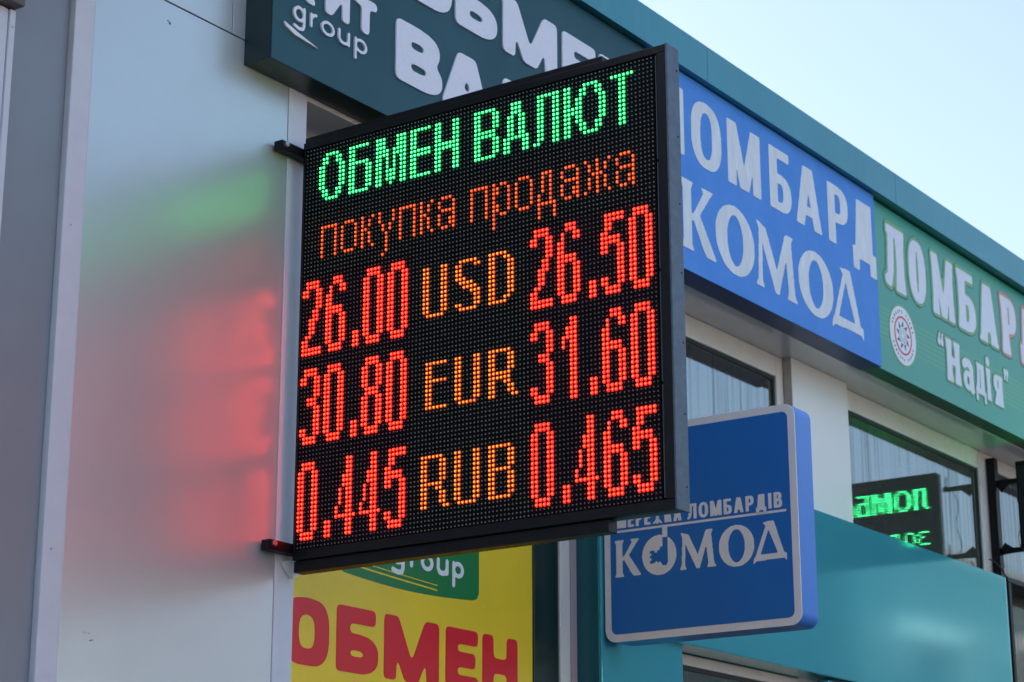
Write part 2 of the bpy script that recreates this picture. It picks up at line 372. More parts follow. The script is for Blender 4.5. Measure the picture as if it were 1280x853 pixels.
    if ch == '“': return [(1, SE(.26 * W, .3, .24 * W, .28)), (1, P((.04 * W, .3), (.3 * W, .98), (.5 * W, .95), (.3 * W, .3))), (1, SE(.76 * W, .3, .22 * W, .28)), (1, P((.55 * W, .3), (.8 * W, .98), (W, .95), (.8 * W, .3)))]
    if ch == '”': return [(1, SE(.24 * W, .7, .24 * W, .28)), (1, P((.5 * W, .7), (.2 * W, .02), (.0 * W, .05), (.2 * W, .7))), (1, SE(.74 * W, .7, .24 * W, .28)), (1, P((W, .7), (.7 * W, .02), (.5 * W, .05), (.7 * W, .7)))]
    if ch == 'g': return [(1, SE(W / 2, .5, W / 2, .5)), (-1, SE(W / 2, .5, W / 2 - t, .5 - h)), (1, stroke([(W - t / 2, .95), (W - t / 2, -.15), (W * .8, -.38), (W * .5, -.45), (W * .12, -.34)], t))]
    if ch == 'r': return [(1, stroke([(t / 2, t / 2), (t / 2, 1 - t / 2)], t)), (1, stroke([(t / 2, .6), (W * .5, .9), (W - t / 2, .95)], t))]
    if ch == 'o': return [(1, SE(W / 2, .5, W / 2, .5)), (-1, SE(W / 2, .5, W / 2 - t, .5 - h))]
    if ch == 'u': return [(1, stroke([(t / 2, 1 - t / 2), (t / 2, .35), (W * .25, .12), (W * .5, .08), (W * .78, .15), (W - t / 2, .4)], t)), (1, stroke([(W - t / 2, 1 - t / 2), (W - t / 2, t / 2)], t))]
    if ch == 'p': return [(1, SE(W / 2, .5, W / 2, .5)), (-1, SE(W / 2, .5, W / 2 - t, .5 - h)), (1, stroke([(t / 2, 1 - t / 2), (t / 2, -.45)], t))]
    if ch == 'swoosh': return [(1, P((0, 1), (.04 * W, .62), (.3 * W, .22), (W, .0), (.5 * W, .45)))]
    if ch == 'keyO':
        return [(1, SE(W / 2, .5, W / 2, .5)), (-1, P((.60 * W, 1.0), (.75 * W, .96), (.75 * W, .3), (.70 * W, .22), (.60 * W, .22), (.52 * W, .34), (.46 * W, .30), (.42 * W, .36), (.36 * W, .30), (.22 * W, .30), (.22 * W, .38), (.27 * W, .38), (.27 * W, .44),
                   (.22 * W, .44), (.22 * W, .50), (.27 * W, .50), (.27 * W, .56), (.22 * W, .56), (.22 * W, .62), (.36 * W, .62), (.36 * W, .57), (.44 * W, .57), (.44 * W, .63), (.52 * W, .63), (.52 * W, .70), (.60 * W, .70)))]
    raise ValueError(ch)

def blur(F, sg):
    k = int(3 * sg) + 1; x = np.arange(-k, k + 1); g = np.exp(-x * x / (2 * sg * sg)); g /= g.sum()
    F = np.apply_along_axis(lambda v: np.convolve(v, g, 'same'), 0, F)
    return np.apply_along_axis(lambda v: np.convolve(v, g, 'same'), 1, F)
def contours(F, thr):
    A = F > thr
    case = A[:-1, :-1] * 1 + A[:-1, 1:] * 2 + A[1:, 1:] * 4 + A[1:, :-1] * 8
    T = {1: 'bl', 2: 'rb', 3: 'rl', 4: 'tr', 5: 'bltr', 6: 'tb', 7: 'tl', 8: 'lt', 9: 'bt', 10: 'rblt', 11: 'rt', 12: 'lr', 13: 'br', 14: 'lb'}
    nxt = {}
    for i, j in zip(*np.nonzero((case > 0) & (case < 15))):
        i, j = int(i), int(j)
        key = {'b': (0, i, j), 't': (0, i + 1, j), 'l': (1, i, j), 'r': (1, i, j + 1)}
        c = T[int(case[i, j])]
        for q in range(0, len(c), 2): nxt[key[c[q]]] = key[c[q + 1]]
    def pt(k):
        v, i, j = k
        a = F[i, j]; b = F[i + 1, j] if v else F[i, j + 1]; f = (thr - a) / (b - a)
        return (j, i + f) if v else (j + f, i)
    loops = []
    while nxt:
        k0, k = nxt.popitem(); L = [pt(k0)]
        while k != k0 and k in nxt: L.append(pt(k)); k = nxt.pop(k)
        if len(L) > 6: loops.append(np.array(L))
    return loops
def simplify(L, eps):
    def dp(a, b):
        if b - a < 2: return []
        p, q = L[a], L[b % len(L)]; d = q - p; l = math.hypot(*d)
        seg = L[a + 1:b]
        dist = np.abs(d[0] * (seg[:, 1] - p[1]) - d[1] * (seg[:, 0] - p[0])) / l if l > 1e-9 else np.hypot(*(seg - p).T)
        k = int(np.argmax(dist))
        if dist[k] < eps: return []
        m = a + 1 + k
        return dp(a, m) + [m] + dp(m, b)
    far = int(np.argmax(np.hypot(*(L - L[0]).T)))
    idx = [0] + dp(0, far) + [far] + dp(far, len(L))
    return L[idx]
_gc = {}
def glyph_loops(ops, W, N, rnd, grow=0.):
    pad = .32 + grow * 1.5
    xs = np.arange(-pad, W + pad, 1 / N); ys = np.arange(-.78 - grow, 1 + pad, 1 / N)
    X, Y = np.meshgrid(xs, ys); F = np.zeros(X.shape, bool)
    for s, shp in ops:
        m = inside(shp, X, Y); F = (F | m) if s > 0 else (F & ~m)
    G = F.astype(float)
    if grow > 0:
        k = int(round(grow * N)); H = F.copy()
        for dy in range(-k, k + 1):
            for dx in range(-k, k + 1):
                if dx * dx + dy * dy <= k * k: H |= np.roll(np.roll(F, dy, 0), dx, 1)
        G = H.astype(float)
    G = blur(G, max(.7, rnd * N))
    return [np.column_stack((xs[0] + L[:, 0] / N, ys[0] + L[:, 1] / N)) for L in (simplify(l, .22) for l in contours(G, .5))]
_bag = []
def solid_letter(name, ops, rect, map3, d0, d1, m, parent, N=72, rnd=.03, grow=0., label=None, W=None, slant=0.):
    """glyph scaled into rect (u0,u1,v0,v1) and extruded d0..d1 in front of the plane"""
    u0_, u1_, v0_, v1_ = rect
    H = v1_ - v0_
    loops = glyph_loops(ops, W, N, rnd, grow)
    cu = bpy.data.curves.new('outline', 'CURVE'); cu.dimensions = '2D'; cu.fill_mode = 'BOTH'; cu.extrude = .5
    for L in loops:
        s = cu.splines.new('POLY'); s.points.add(len(L) - 1); s.use_cyclic_u = True
        s.points.foreach_set('co', np.column_stack((L, np.zeros(len(L)), np.ones(len(L)))).ravel())
    ob = bpy.data.objects.new('outline', cu); COL.objects.link(ob)
    dg = bpy.context.evaluated_depsgraph_get()
    me = bpy.data.meshes.new_from_object(ob.evaluated_get(dg))
    bpy.data.objects.remove(ob); bpy.data.curves.remove(cu)
    loc = Vector(map3((u0_ + u1_) / 2, (v0_ + v1_) / 2, d0))
    for v in me.vertices:
        x, y, z = v.co
        v.co = Vector(map3(u0_ + x / W * (u1_ - u0_) + slant * y, v0_ + y * H, d0 + (z + .5) * (d1 - d0))) - loc
    me.materials.clear(); me.materials.append(m); me.name = name
    return link(name, me, parent, loc, label)
def letter(ch, rect, map3, d0, d1, m, parent, t=.2, h=None, st='sans', rnd=.03, N=72, grow=0., name='letter', label=None, slant=0.):
    """t, h in cap heights"""
    h = h or t * .8
    W = (rect[1] - rect[0]) / (rect[3] - rect[2])
    return solid_letter(name, glyph(ch, W, t, h, st), rect, map3, d0, d1, m, parent, N, rnd, grow, label, W, slant)

# ================================================================== SETTING
g = box('ground', -120, 160, -160, 120, .40, .55, mat('asphalt_ground', (.06, .06, .062), .85, noise=(6, .3)), kind='structure', bev=0)

# ================================================================== ACROSS THE STREET (seen only as soft reflections)
def opposite(label, x0, x1, y0, y1, h_, m_, wins, frame_m):
    t = thing('opposite_building', label, 'building', ((x0 + x1) / 2, (y0 + y1) / 2, .55))
    box('wall', x0, x1, y0, y1, .56, h_, m_, t, 0); box('roof', x0 - .3, x1 + .3, y0 - .3, y1 + .3, h_ + .01, h_ + .3, M_ROOF, t, .02)
    for (a, b_, c, d) in wins:
        w = box('window', a, b_, y1 + .02, y1 + .06, c, d, M_GASKET, t, 0)
        for q in ((a - .25, b_ + .25, d, d + .4), (b_, b_ + .4, c, d - .001), (a - .25, a, c, d - .001)):
            box('frame', q[0], q[1], y1 + .02, y1 + .12, q[2], q[3], frame_m, w, 0)
M_OPP = mat('dark_slate_render', (.040, .075, .090), .8, noise=(1, .3)); M_OPW = mat('white_render_band', (.30, .31, .33), .7)
M_OPG = mat('pale_grey_render', (.32, .31, .30), .8, noise=(1, .2))
opposite('dark multi storey building across the street, seen only as a soft reflection', 36.4, 80, -34, -16, 10.7, M_OPP,
         [(38.4, 41.7, 7.9, 8.8), (46, 49, 8.2, 9.3), (53, 56, 8.2, 9.3)], M_OPW)
opposite('low pale building across the street, seen only as a greyish reflection', -20, 19.8, -30, -16, 5.4, M_OPG,
         [(k, k + 2.2, 2.2, 3.9) for k in range(-16, 18, 6)], M_OPW)

# ================================================================== KIOSK BUILDING
ZS = 4.16            # soffit level
ZR = 4.927           # fascia top
YW = .15             # window plane
B = thing('kiosk_building', 'long single storey kiosk building with white panels, recessed windows and teal roof fascia', 'building', (1.5, 2.0, .55))
# left solid wall: separate panels with thin joints
J = .0015
bp_ = M_PANEL
box('wall_panel', -.655 + J, -.0215, .0, .05, .60, 4.233, bp_, B, .001)
box('wall_panel', -.655 + J, -.2255, .0, .05, 4.237, 4.80, bp_, B, .001)
box('wall_panel', -.2225, .04, .0, .05, 4.237, 4.80, bp_, B, .001)
box('wall_core', -3.2, .035, .052, 1.4, .56, 4.80, M_DARK, B, 0)
box('corner_trim', -.020, .045, -.002, .148, .60, 4.233, M_TRIM, B, .0008)
box('wall_trim', -.7125, -.655 - J, -.004, .05, .60, 4.80, M_TRIM, B, .002)
# grey bay left of the trim, slightly set back under an added, unseen overhang
box('wall_panel', -.872, -.7140, .012, .05, .60, 4.80, M_GREY, B, .001, label='grey panel in the bay left of the pale trim')
box('wall_panel', -1.45, -.8905, .0, .05, .60, 4.043, M_TRIM, B, .002, label='cream panel at the far left')
box('cover_strip', -.889, -.8735, -.004, .05, .60, 4.043, M_TRIM, B, .002)
box('flashing', -1.45, -.8735, -.03, .05, 4.046, 4.09, mat('brown_flashing', (.10, .095, .09), .5, noise=(8, .2)), B, .002)
box('wall_panel', -1.45, -.8735, .0, .05, 4.093, 4.80, M_GREY, B, .001, label='grey panel above the flashing')
box('wall_panel', -3.2, -1.452, .0, .05, .60, 4.80, M_PANEL, B, .001)
box('added_shade_canopy', -1.46, -.7135, -.48, -.0045, 4.40, 4.46, MATS['brown_flashing'], B, .003)  # unseen overhang above the frame, added to darken the grey bay's top
# small fixings and scratches on the wall
bm = bmesh.new()
for (a, b_, c, d) in ((-.437, 4.190, -.431, 4.1875), (-.431, 4.1875, -.425, 4.182)):
    add_box(bm, a, c, -.0008, .0002, min(b_, d), max(b_, d))
bm_done(bm, 'scratch', M_SCR, B, (0, 0, 0))
bm = bmesh.new()
for k in range(9):
    x = -.592 + .004 * k + random.uniform(-.002, .002); z = 2.80 - .0025 * k + random.uniform(-.006, .006)
    add_box(bm, x, x + random.uniform(.002, .007), -.0006, .0002, z, z + random.uniform(.0006, .002))
bm_done(bm, 'scratch', M_SCR, B, (0, 0, 0))
for x, z in ((-.881, 4.005), (-.690, 2.95), (-.690, 3.63)):
    bm = bmesh.new(); bmesh.ops.create_cone(bm, cap_ends=True, segments=12, radius1=.003, radius2=.0022, depth=.002)
    bmesh.ops.rotate(bm, cent=(0, 0, 0), matrix=Matrix.Rotation(math.radians(90), 3, 'X'), verts=bm.verts)
    bm_done(bm, 'screw', M_STEEL, B, (x, -.005, z))
# white folded tab on the corner under the display
prism('folded_tab', [(-.008, 3.022), (.030, 3.036), (.052, 3.022), (.046, 2.998), (.030, 2.990)], FAC(-.003), 0, .012, M_FRAME, B, (.02, -.003, 3.01))

# soffit, fascia, roof
box('soffit', .046, 9.5, .001, .30, ZS, ZS + .02, M_SOFFIT, B, 0)
box('roof', -3.3, 9.6, -.085, 6.0, 4.86, 4.90, M_ROOF, B, .002)
fx = [-3.35, -2.3, -.92, .46, 1.83, 3.207, 4.59, 5.97, 7.35, 9.6]
for a, b_ in zip(fx, fx[1:]):
    bm = bmesh.new()
    add_box(bm, a + .001, b_ - .001, -.11, -.105, 4.806, ZR); add_box(bm, a + .001, b_ - .001, -.105, .1, ZR - .005, ZR)
    add_box(bm, a + .001, b_ - .001, -.105, -.06, 4.806, 4.811)
    bm_done(bm, 'fascia_panel', M_FASC, B, (0, 0, 0))
box('sign_backing', .046, 9.5, .001, .06, ZS + .021, 4.85, M_DARK, B, 0)
box('building_core', .05, 9.5, .75, 6.0, .56, 4.85, M_DARK, B, 0)
box('end_wall', 9.5, 9.6, .0, 6.0, .56, 4.85, M_WALLW, B, 0)

def window(x0, x1, z0, z1, fw_=.055, pane_m=M_GLASS, y=YW, label=None, left=None, top=None):
    """frame of four profiles with a dark gasket and a pane"""
    w = bpy.data.objects.new('window', None); COL.objects.link(w); w.parent = B
    w.location = Vector(((x0 + x1) / 2, y, z0)) - wloc(B)
    if label: w['label'] = label
    lf = fw_ if left is None else left; tp = fw_ if top is None else top
    box('frame_post', x0, x0 + lf, y, y + .07, z0, z1, M_FRAME, w, .003)
    box('frame_post', x1 - fw_, x1, y, y + .07, z0, z1, M_FRAME, w, .003)
    box('frame_rail', x0 + lf + .0005, x1 - fw_ - .0005, y + .001, y + .07, z1 - tp, z1, M_FRAME, w, .003)
    box('frame_rail', x0 + lf + .0005, x1 - fw_ - .0005, y + .001, y + .07, z0, z0 + fw_, M_FRAME, w, .003)
    gk = bmesh.new(); a0, a1, b0, b1 = x0 + lf, x1 - fw_, z0 + fw_, z1 - tp; q = .012
    add_box(gk, a0 - .003, a0 + q, y + .008, y + .05, b0, b1); add_box(gk, a1 - q, a1 + .003, y + .008, y + .05, b0, b1)
    add_box(gk, a0 + q, a1 - q, y + .009, y + .051, b1 - q, b1 + .003); add_box(gk, a0 + q, a1 - q, y + .009, y + .051, b0 - .003, b0 + q)
    bm_done(gk, 'gasket', M_GASKET, w, (0, 0, 0))
    if pane_m: box('pane', a0, a1, y + .014, y + .018, b0, b1, pane_m, w, 0)
    return w
# upper windows (right of the display) and the ones under the spandrel
window(1.90, 2.7635, 3.56, ZS - .001, .050, top=.075, label='window between display board and hanging blue sign')
window(3.20, 4.535, 3.56, ZS - .001, .075, top=.077, left=.05, label='window with the green mirrored lettering, right of the pale pier')
window(1.95, 2.83, 1.6, 3.056, .034, label='lower window under the turquoise spandrel')
# curtains of each room behind the glass are only dark rooms
for x0, x1 in ((1.9, 2.81), (3.2, 4.5)):
    box('room_back', x0, x1, .60, .62, .6, 4.15, M_DARK, B, 0)
box('party_wall', 2.79, 3.17, .15, .74, .6, ZS - .001, M_WALLW, B, 0)
box('party_wall', 4.55, 4.565, .23, .74, .6, ZS - .001, M_WALLW, B, 0)
box('pilaster_panel', 2.7660, 3.1965, .117, .149, 3.56, ZS - .0005, M_WALLW, B, .002)
box('pilaster_side', 2.7638, 2.7656, .119, .149, 3.56, ZS - .0005, mat('shaded_pilaster_side', (.42, .37, .34), .5, noise=(20, .1)), B, 0)  # side face of the white pilaster, its shade put in as a brownish colour
# window behind the yellow sheet: dark head, dark right strip, white right post
wy = window(.05, 1.436, 1.6, ZS - .001, .075, pane_m=None, left=.03, top=.02, label='tall window beside the corner trim, covered by the yellow sheet')
box('head_panel', .081, 1.360, YW + .02, YW + .05, 3.62, 4.137, M_GASKET, wy, .001)
box('dark_stile', 1.238, 1.3605, YW + .006, YW + .06, 1.68, 3.62, mat('dark_green_stile', (.006, .022, .020), .25), wy, .002)
box('cover_strip', 1.408, 1.436, YW - .006, YW - .0005, 1.6, 3.60, mat('pinkish_cover_strip', (.42, .34, .37), .45), wy, .001)
# turquoise pier, spandrel
box('pier_panel', 1.4365, 1.885, .063, .075, .6, ZS - .001, M_TEAL, B, .004)
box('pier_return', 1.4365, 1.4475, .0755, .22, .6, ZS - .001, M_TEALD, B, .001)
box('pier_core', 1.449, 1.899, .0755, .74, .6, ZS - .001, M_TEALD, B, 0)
box('pier_panel', 2.835, 3.256, .063, .104, .6, 3.05, M_TEAL, B, .003)
# spandrel with rounded right end
bm = bmesh.new(); prof = [(1.887, .16), (1.887, .043)]
RR = .045; XR = 4.440
for k in range(9):
    a = math.radians(-90 + 90 * k / 8); prof.append((XR - RR + RR * math.cos(a), .043 + RR + RR * math.sin(a)))
prof.append((XR, .145)); prof.append((XR - .02, .16))
prof[0] = (1.887, .145)
lo = [bm.verts.new((x, y, 3.058)) for x, y in prof]; hi = [bm.verts.new((x, y, 3.612)) for x, y in prof]
bm.faces.new(lo); bm.faces.new(hi[::-1])
for k in range(len(prof)): bm.faces.new((lo[k], lo[(k + 1) % len(prof)], hi[(k + 1) % len(prof)], hi[k]))
bmesh.ops.recalc_face_normals(bm, faces=bm.faces)
bmesh.ops.bevel(bm, geom=[e for e in bm.edges if e.calc_length() > 1 and abs(e.verts[0].co.y - .043) < .001], offset=.003, segments=2, affect='EDGES')
bm_done(bm, 'spandrel_panel', M_TEAL, B, (0, 0, 0))
box('spandrel_overlap', 1.62, 1.8865, .043, .0625, 3.056, 3.612, M_TEAL, B, .002)
# dark jamb and next glazed bay at the far right
box('jamb', 4.448, 4.475, .05, .20, .6, 3.60, M_BLACK, B, .002)
box('door_post', 4.477, 4.512, .10, .20, .6, 3.60, M_FRAME, B, .002)
box('sill', 4.443, 9.4, .05, .21, 3.602, 3.622, M_BLACK, B, .001)
window(4.5365, 6.30, 3.625, ZS - .001, .03, label='glazed bay at the right edge behind the second display board', top=.06)
box('glazing', 4.513, 9.4, .16, .17, .6, 3.60, M_GLASS, B, 0)

# ================================================================== LED FONTS
F = {}
def gdef(tbl, key, rows): tbl[key] = rows.split('/')
HB = {}   # 12-high bold caps
gdef(HB, 'О', '..XXXX../.XX..XX./.XX..XX./XX....XX/XX....XX/XX....XX/XX....XX/XX....XX/XX....XX/.XX..XX./.XX..XX./..XXXX..')
gdef(HB, 'Б', 'XXXXXX./XX...../XX...../XX...../XXXXXX./XX...XX/XX...XX/XX...XX/XX...XX/XX...XX/XX...XX/XXXXXX.')
gdef(HB, 'М', 'XXX...XXX/XXX...XXX/XXX...XXX/XXXX.XXXX/XXXX.XXXX/XX.X.X.XX/XX.X.X.XX/XX.X.X.XX/XX.XXX.XX/XX.XXX.XX/XX.XXX.XX/XX..X..XX')
gdef(HB, 'Е', 'XXXXXX/XX..../XX..../XX..../XX..../XXXXXX/XXXXXX/XX..../XX..../XX..../XX..../XXXXXX')
gdef(HB, 'Н', 'XX...XX/XX...XX/XX...XX/XX...XX/XX...XX/XXXXXXX/XXXXXXX/XX...XX/XX...XX/XX...XX/XX...XX/XX...XX')
gdef(HB, 'В', 'XXXXXX./XX...XX/XX...XX/XX...XX/XX...XX/XXXXXX./XXXXXX./XX...XX/XX...XX/XX...XX/XX...XX/XXXXXX.')
gdef(HB, 'А', '..XXX../..XXX../..XXX../.XX.XX./.XX.XX./.XX.XX./.XX.XX./.XX.XX./XXXXXXX/XX...XX/XX...XX/XX...XX')
gdef(HB, 'Л', '.XXXXXX/.XX..XX/.XX..XX/.XX..XX/.XX..XX/.XX..XX/.XX..XX/.XX..XX/.XX..XX/.XX..XX/.XX..XX/XX...XX')
gdef(HB, 'Ю', 'XX...XXXX../XX..XX..XX./XX..XX..XX./XX.XX....XX/XX.XX....XX/XXXXX....XX/XXXXX....XX/XX.XX....XX/XX.XX....XX/XX..XX..XX./XX..XX..XX./XX...XXXX..')
gdef(HB, 'Т', 'XXXXXX/' + '/'.join(['..XX..'] * 11))
gdef(HB, 'U', '/'.join(['XX...XX'] * 11) + '/.XXXXX.')
gdef(HB, 'S', '.XXXXX./XX...XX/XX...../XX...../XXX..../.XXXX../..XXXX./....XXX/.....XX/.....XX/XX...XX/.XXXXX.')
gdef(HB, 'D', 'XXXXX../XX..XX./XX...XX/XX...XX/XX...XX/XX...XX/XX...XX/XX...XX/XX...XX/XX...XX/XX..XX./XXXXX..')
gdef(HB, 'R', 'XXXXXX../XX...XX./XX...XX./XX...XX./XX...XX./XX...XX./XXXXXX../XX..XX../XX...XX./XX...XX./XX...XX./XX....XX')
gdef(HB, 'B', 'XXXXXX./XX...XX/XX...XX/XX...XX/XX...XX/XXXXXX./XX...XX/XX...XX/XX...XX/XX...XX/XX...XX/XXXXXX.')
gdef(HB, 'Р', 'XXXXXX./XX...XX/XX...XX/XX...XX/XX...XX/XX...XX/XXXXXX./XX...../XX...../XX...../XX...../XX.....')
gdef(HB, 'Д', '..XXXXX./..XX.XX./..XX.XX./..XX.XX./..XX.XX./..XX.XX./..XX.XX./..XX.XX./.XX..XX./XXXXXXXX/XX....XX/XX....XX')
HE = {}   # 11-high EUR
gdef(HE, 'E', 'XXXXXX/XX..../XX..../XX..../XXXXXX/XX..../XX..../XX..../XX..../XX..../XXXXXX')
gdef(HE, 'U', '/'.join(['XX...XX'] * 10) + '/.XXXXX.')
gdef(HE, 'R', 'XXXXXX../XX...XX./XX...XX./XX...XX./XX...XX./XXXXXX../XXXXXX../XX..XX../XX...XX./XX...XX./XX....XX')
LO = {}   # 8-high thin lower case
gdef(LO, 'п', 'XXXXX/' + '/'.join(['X...X'] * 7))
gdef(LO, 'о', '.XXX./' + '/'.join(['X...X'] * 6) + '/.XXX.')
gdef(LO, 'к', 'X..X/X.X./X.X./XX../X.X./X.X./X.X./X..X')
gdef(LO, 'у', 'X...X/X...X/X...X/.X.X./.X.X./..X../..X../..X../..X../..X../.X...')
gdef(LO, 'а', '.XXX./X...X/X...X/.XXXX/X...X/X..XX/X..XX/.XX.X')
gdef(LO, 'р', 'X.XX./XX..X/XX..X/X...X/X...X/XX..X/XX..X/X.XX./X..../X..../X....')
gdef(LO, 'д', '.XXX./.X.X./.X.X./.X.X./.X.X./X..X./X..X./XXXXX/X...X/X...X/X...X')
gdef(LO, 'ж', 'X..X..X/.X.X.X./.X.X.X./..XXX../.X.X.X./.X.X.X./.X.X.X./X..X..X')
gdef(LO, 'з', 'XXXX./....X/....X/..XX./....X/....X/....X/XXXX.')
gdef(LO, 'л', '.XXXX/.X..X/.X..X/.X..X/.X..X/.X..X/.X..X/X...X')
gdef(LO, 'т', 'XXXXX/..X../..X../..X../..X../..X../..X../..X..')
DG = {}   # 18-high digits
gdef(DG, '0', '.XXXX./.XXXX./' + '/'.join(['XX..XX'] * 14) + '/.XXXX./.XXXX.')
gdef(DG, '1', '..XX/..XX/.XXX/.XXX/XXXX/X.XX/X.XX/' + '/'.join(['..XX'] * 11))
gdef(DG, '2', '.XXXX./.XXXX./XX..XX/XX..XX/....XX/....XX/....XX/...XX./...XX./..XXX./..XX../..XX../..XX../.XX.../XX..../XX..../XXXXXX/XXXXXX')
gdef(DG, '3', '.XXXX./.XXXX./XX..XX/XX..XX/....XX/....XX/....XX/..XXX./..XXX./....XX/....XX/....XX/....XX/....XX/XX..XX/XX..XX/.XXXX./.XXXX.')
gdef(DG, '4', '...XX./...XX./...XX./...XX./..XXX./..XXX./..XXX./.X.XX./.X.XX./.X.XX./.X.XX./X..XX./X..XX./XXXXXX/...XX./...XX./...XX./...XX.')
gdef(DG, '5', '.XXXXX/.XXXXX/.XX.../.XX.../XX..../XXXXX./XXXXX./XX..XX/XX..XX/....XX/....XX/....XX/....XX/....XX/XX..XX/XX..XX/.XXXX./.XXXX.')
gdef(DG, '6', '..XXX./..XXX./.X..XX/.X..XX/XX..../XX..../XX..../XXXXX./XXXXX./' + '/'.join(['XX..XX'] * 7) + '/.XXXX./.XXXX.')
gdef(DG, '8', '.XXXX./.XXXX./' + '/'.join(['XX..XX'] * 5) + '/.XXXX./.XXXX./' + '/'.join(['XX..XX'] * 7) + '/.XXXX./.XXXX.')
gdef(DG, '.', '/'.join(['..'] * 14 + ['XX'] * 4))

def cells(font, items, row):
    out = []
    for ch, c in items:
        for r_, line in enumerate(font[ch]):
            out += [(c + k, row + r_) for k, q in enumerate(line) if q == 'X']
    return out

def dots(name, cs, x0, y0, z0, mats_, parent, r_out, r_in, label=None, ht=.0042, seg=6):
    """little lensed diodes at columns/rows cs: a flared foot ring and a domed tip"""
    cs = np.array(cs, float); n = len(cs)
    if n == 0: return
    a = np.arange(seg) * 2 * math.pi / seg
    weak = np.random.RandomState(11).rand(n) < .16
    ring = lambda r_, h_: np.column_stack((np.full(seg, -h_), np.cos(a) * r_, np.sin(a) * r_ * 1.12))
    V = np.vstack((ring(r_out, .0006), ring(r_in, ht * .55), ring(r_in * .62, ht), [(-ht * 1.12, 0, 0)]))
    jit = (np.random.RandomState(3).rand(n, 2) - .5) * .0007
    C = np.column_stack((np.full(n, x0), y0 - .01 * cs[:, 0] + jit[:, 0], z0 - .01 * cs[:, 1] + jit[:, 1]))
    loc = C.mean(0)
    verts = (C[:, None, :] + V[None] - loc).reshape(-1, 3)
    base = []; mi = []
    for k in range(seg):
        k2 = (k + 1) % seg
        base += [(k, k2, seg + k2, seg + k), (seg + k, seg + k2, 2 * seg + k2, 2 * seg + k)]; mi += [0, 1]
    tri = [(2 * seg + k, 2 * seg + (k + 1) % seg, 3 * seg) for k in range(seg)]
    nv = len(V); off = np.arange(n) * nv
    q = (np.array(base)[None] + off[:, None, None]).reshape(-1, 4); t_ = (np.array(tri)[None] + off[:, None, None]).reshape(-1, 3)
    me = bpy.data.meshes.new(name); me.from_pydata(verts.tolist(), [], q.tolist() + t_.tolist())
    for m_ in mats_: me.materials.append(m_)
    ix = np.array(mi * n + [1] * (n * seg), dtype=np.int32)
    if len(mats_) > 2: ix[(ix == 1) & np.concatenate((np.repeat(weak, len(mi)), np.repeat(weak, seg)))] = 2
    me.polygons.foreach_set('material_index', ix); me.update()
    if sum(p.normal.x for p in me.polygons[:4]) > 0: me.flip_normals()
    return link(name, me, parent, loc, label, 'stuff')

def led_board(root, x, yn, ztop, cols, rows, texts, zones, fr=.035, rail=True):
    """face looks towards -X; column 0 nearest the wall at y=yn, rows count down from ztop"""
    used = set()
    mc, mr = cols // 32, rows // 16
    for i in range(mc):
        for j in range(mr):
            y1 = yn + .005 - .32 * i; z1 = ztop + .005 - .16 * j
            box('led_module', x, x + .012, y1 - .32 + .0004, y1 - .0004, z1 - .16 + .0004, z1 - .0004, M_MASK, root, .0006, seg=1)
    for label, col, cs in texts:
        used |= set(cs)
        dots('lit_text', cs, x, yn, ztop, LEDM[col], root, .0043, .0023, label)
    for label, m_, f in zones:
        cs = [(c, r_) for c in range(cols) for r_ in range(rows) if f(c, r_) and (c, r_) not in used]
        dots('unlit_diodes', cs, x, yn, ztop, (M_MASK, m_), root, .0028, .0018, label, ht=.0034)
    ya, yb = yn + .005, yn + .005 - .01 * cols; za, zb = ztop + .005, ztop + .005 - .01 * rows
    a = yn + .012; b = yb - fr + .004; tz = za + .018; bz = zb - .022
    T = .044
    # case: back tray, four bezel bars proud of the diodes
    box('back_tray', x + .013, x + T, b + .001, a - .001, bz + .001, tz - .001, M_CASE, root, .002)
    box('bezel_bar', x - .0045, x + .0125, b + .0015, a, za + .0005, tz, M_BLACK, root, .0012)
    box('bezel_bar', x - .0045, x + .0125, b + .0015, a, bz, zb - .0005, M_BLACK, root, .0012)
    box('bezel_bar', x - .0045, x + .0125, ya + .0003, a - .0005, zb, za, M_BLACK, root, .001)
    box('bezel_bar', x - .0045, x + .0125, b + .0015, yb - .0085, zb, za, M_BLACK, root, .0012)
    # thin pale edge of the inner lip in short lengths
    n = max(1, rows // 24)
    for k in range(n):
        h0 = zb + (za - zb) * k / n
        box('lip_strip', x - .004, x - .0005, yb - .0068, yb - .0052, h0 + .003, h0 + (za - zb) / n - .003, M_CASE, root, .0004, seg=1)
    # outer side plate
    box('side_plate', x - .005, x + T + .001, b - .004, b + .001, bz - .0015, tz + .0015, M_CASE, root, .0012)
    if rail:
        for z0, z1 in ((tz + .0005, tz + .018), (bz - .026, bz - .0005)):
            box('mounting_rail', x + .006, x + T - .004, b + .165, a + .004, z0, z1, M_BLACK, root, .0015)
    return a, b, tz, bz

def side_screws(root, xs, y, zs):
    for z in zs:
        for x in xs:
            bm = bmesh.new(); bmesh.ops.create_cone(bm, cap_ends=True, segments=8, radius1=.0026, radius2=.0018, depth=.0014)
            bmesh.ops.rotate(bm, cent=(0, 0, 0), matrix=Matrix.Rotation(math.radians(90), 3, 'X'), verts=bm.verts)
            bm_done(bm, 'screw', M_BLACK, root, (x, y - .0005, z))

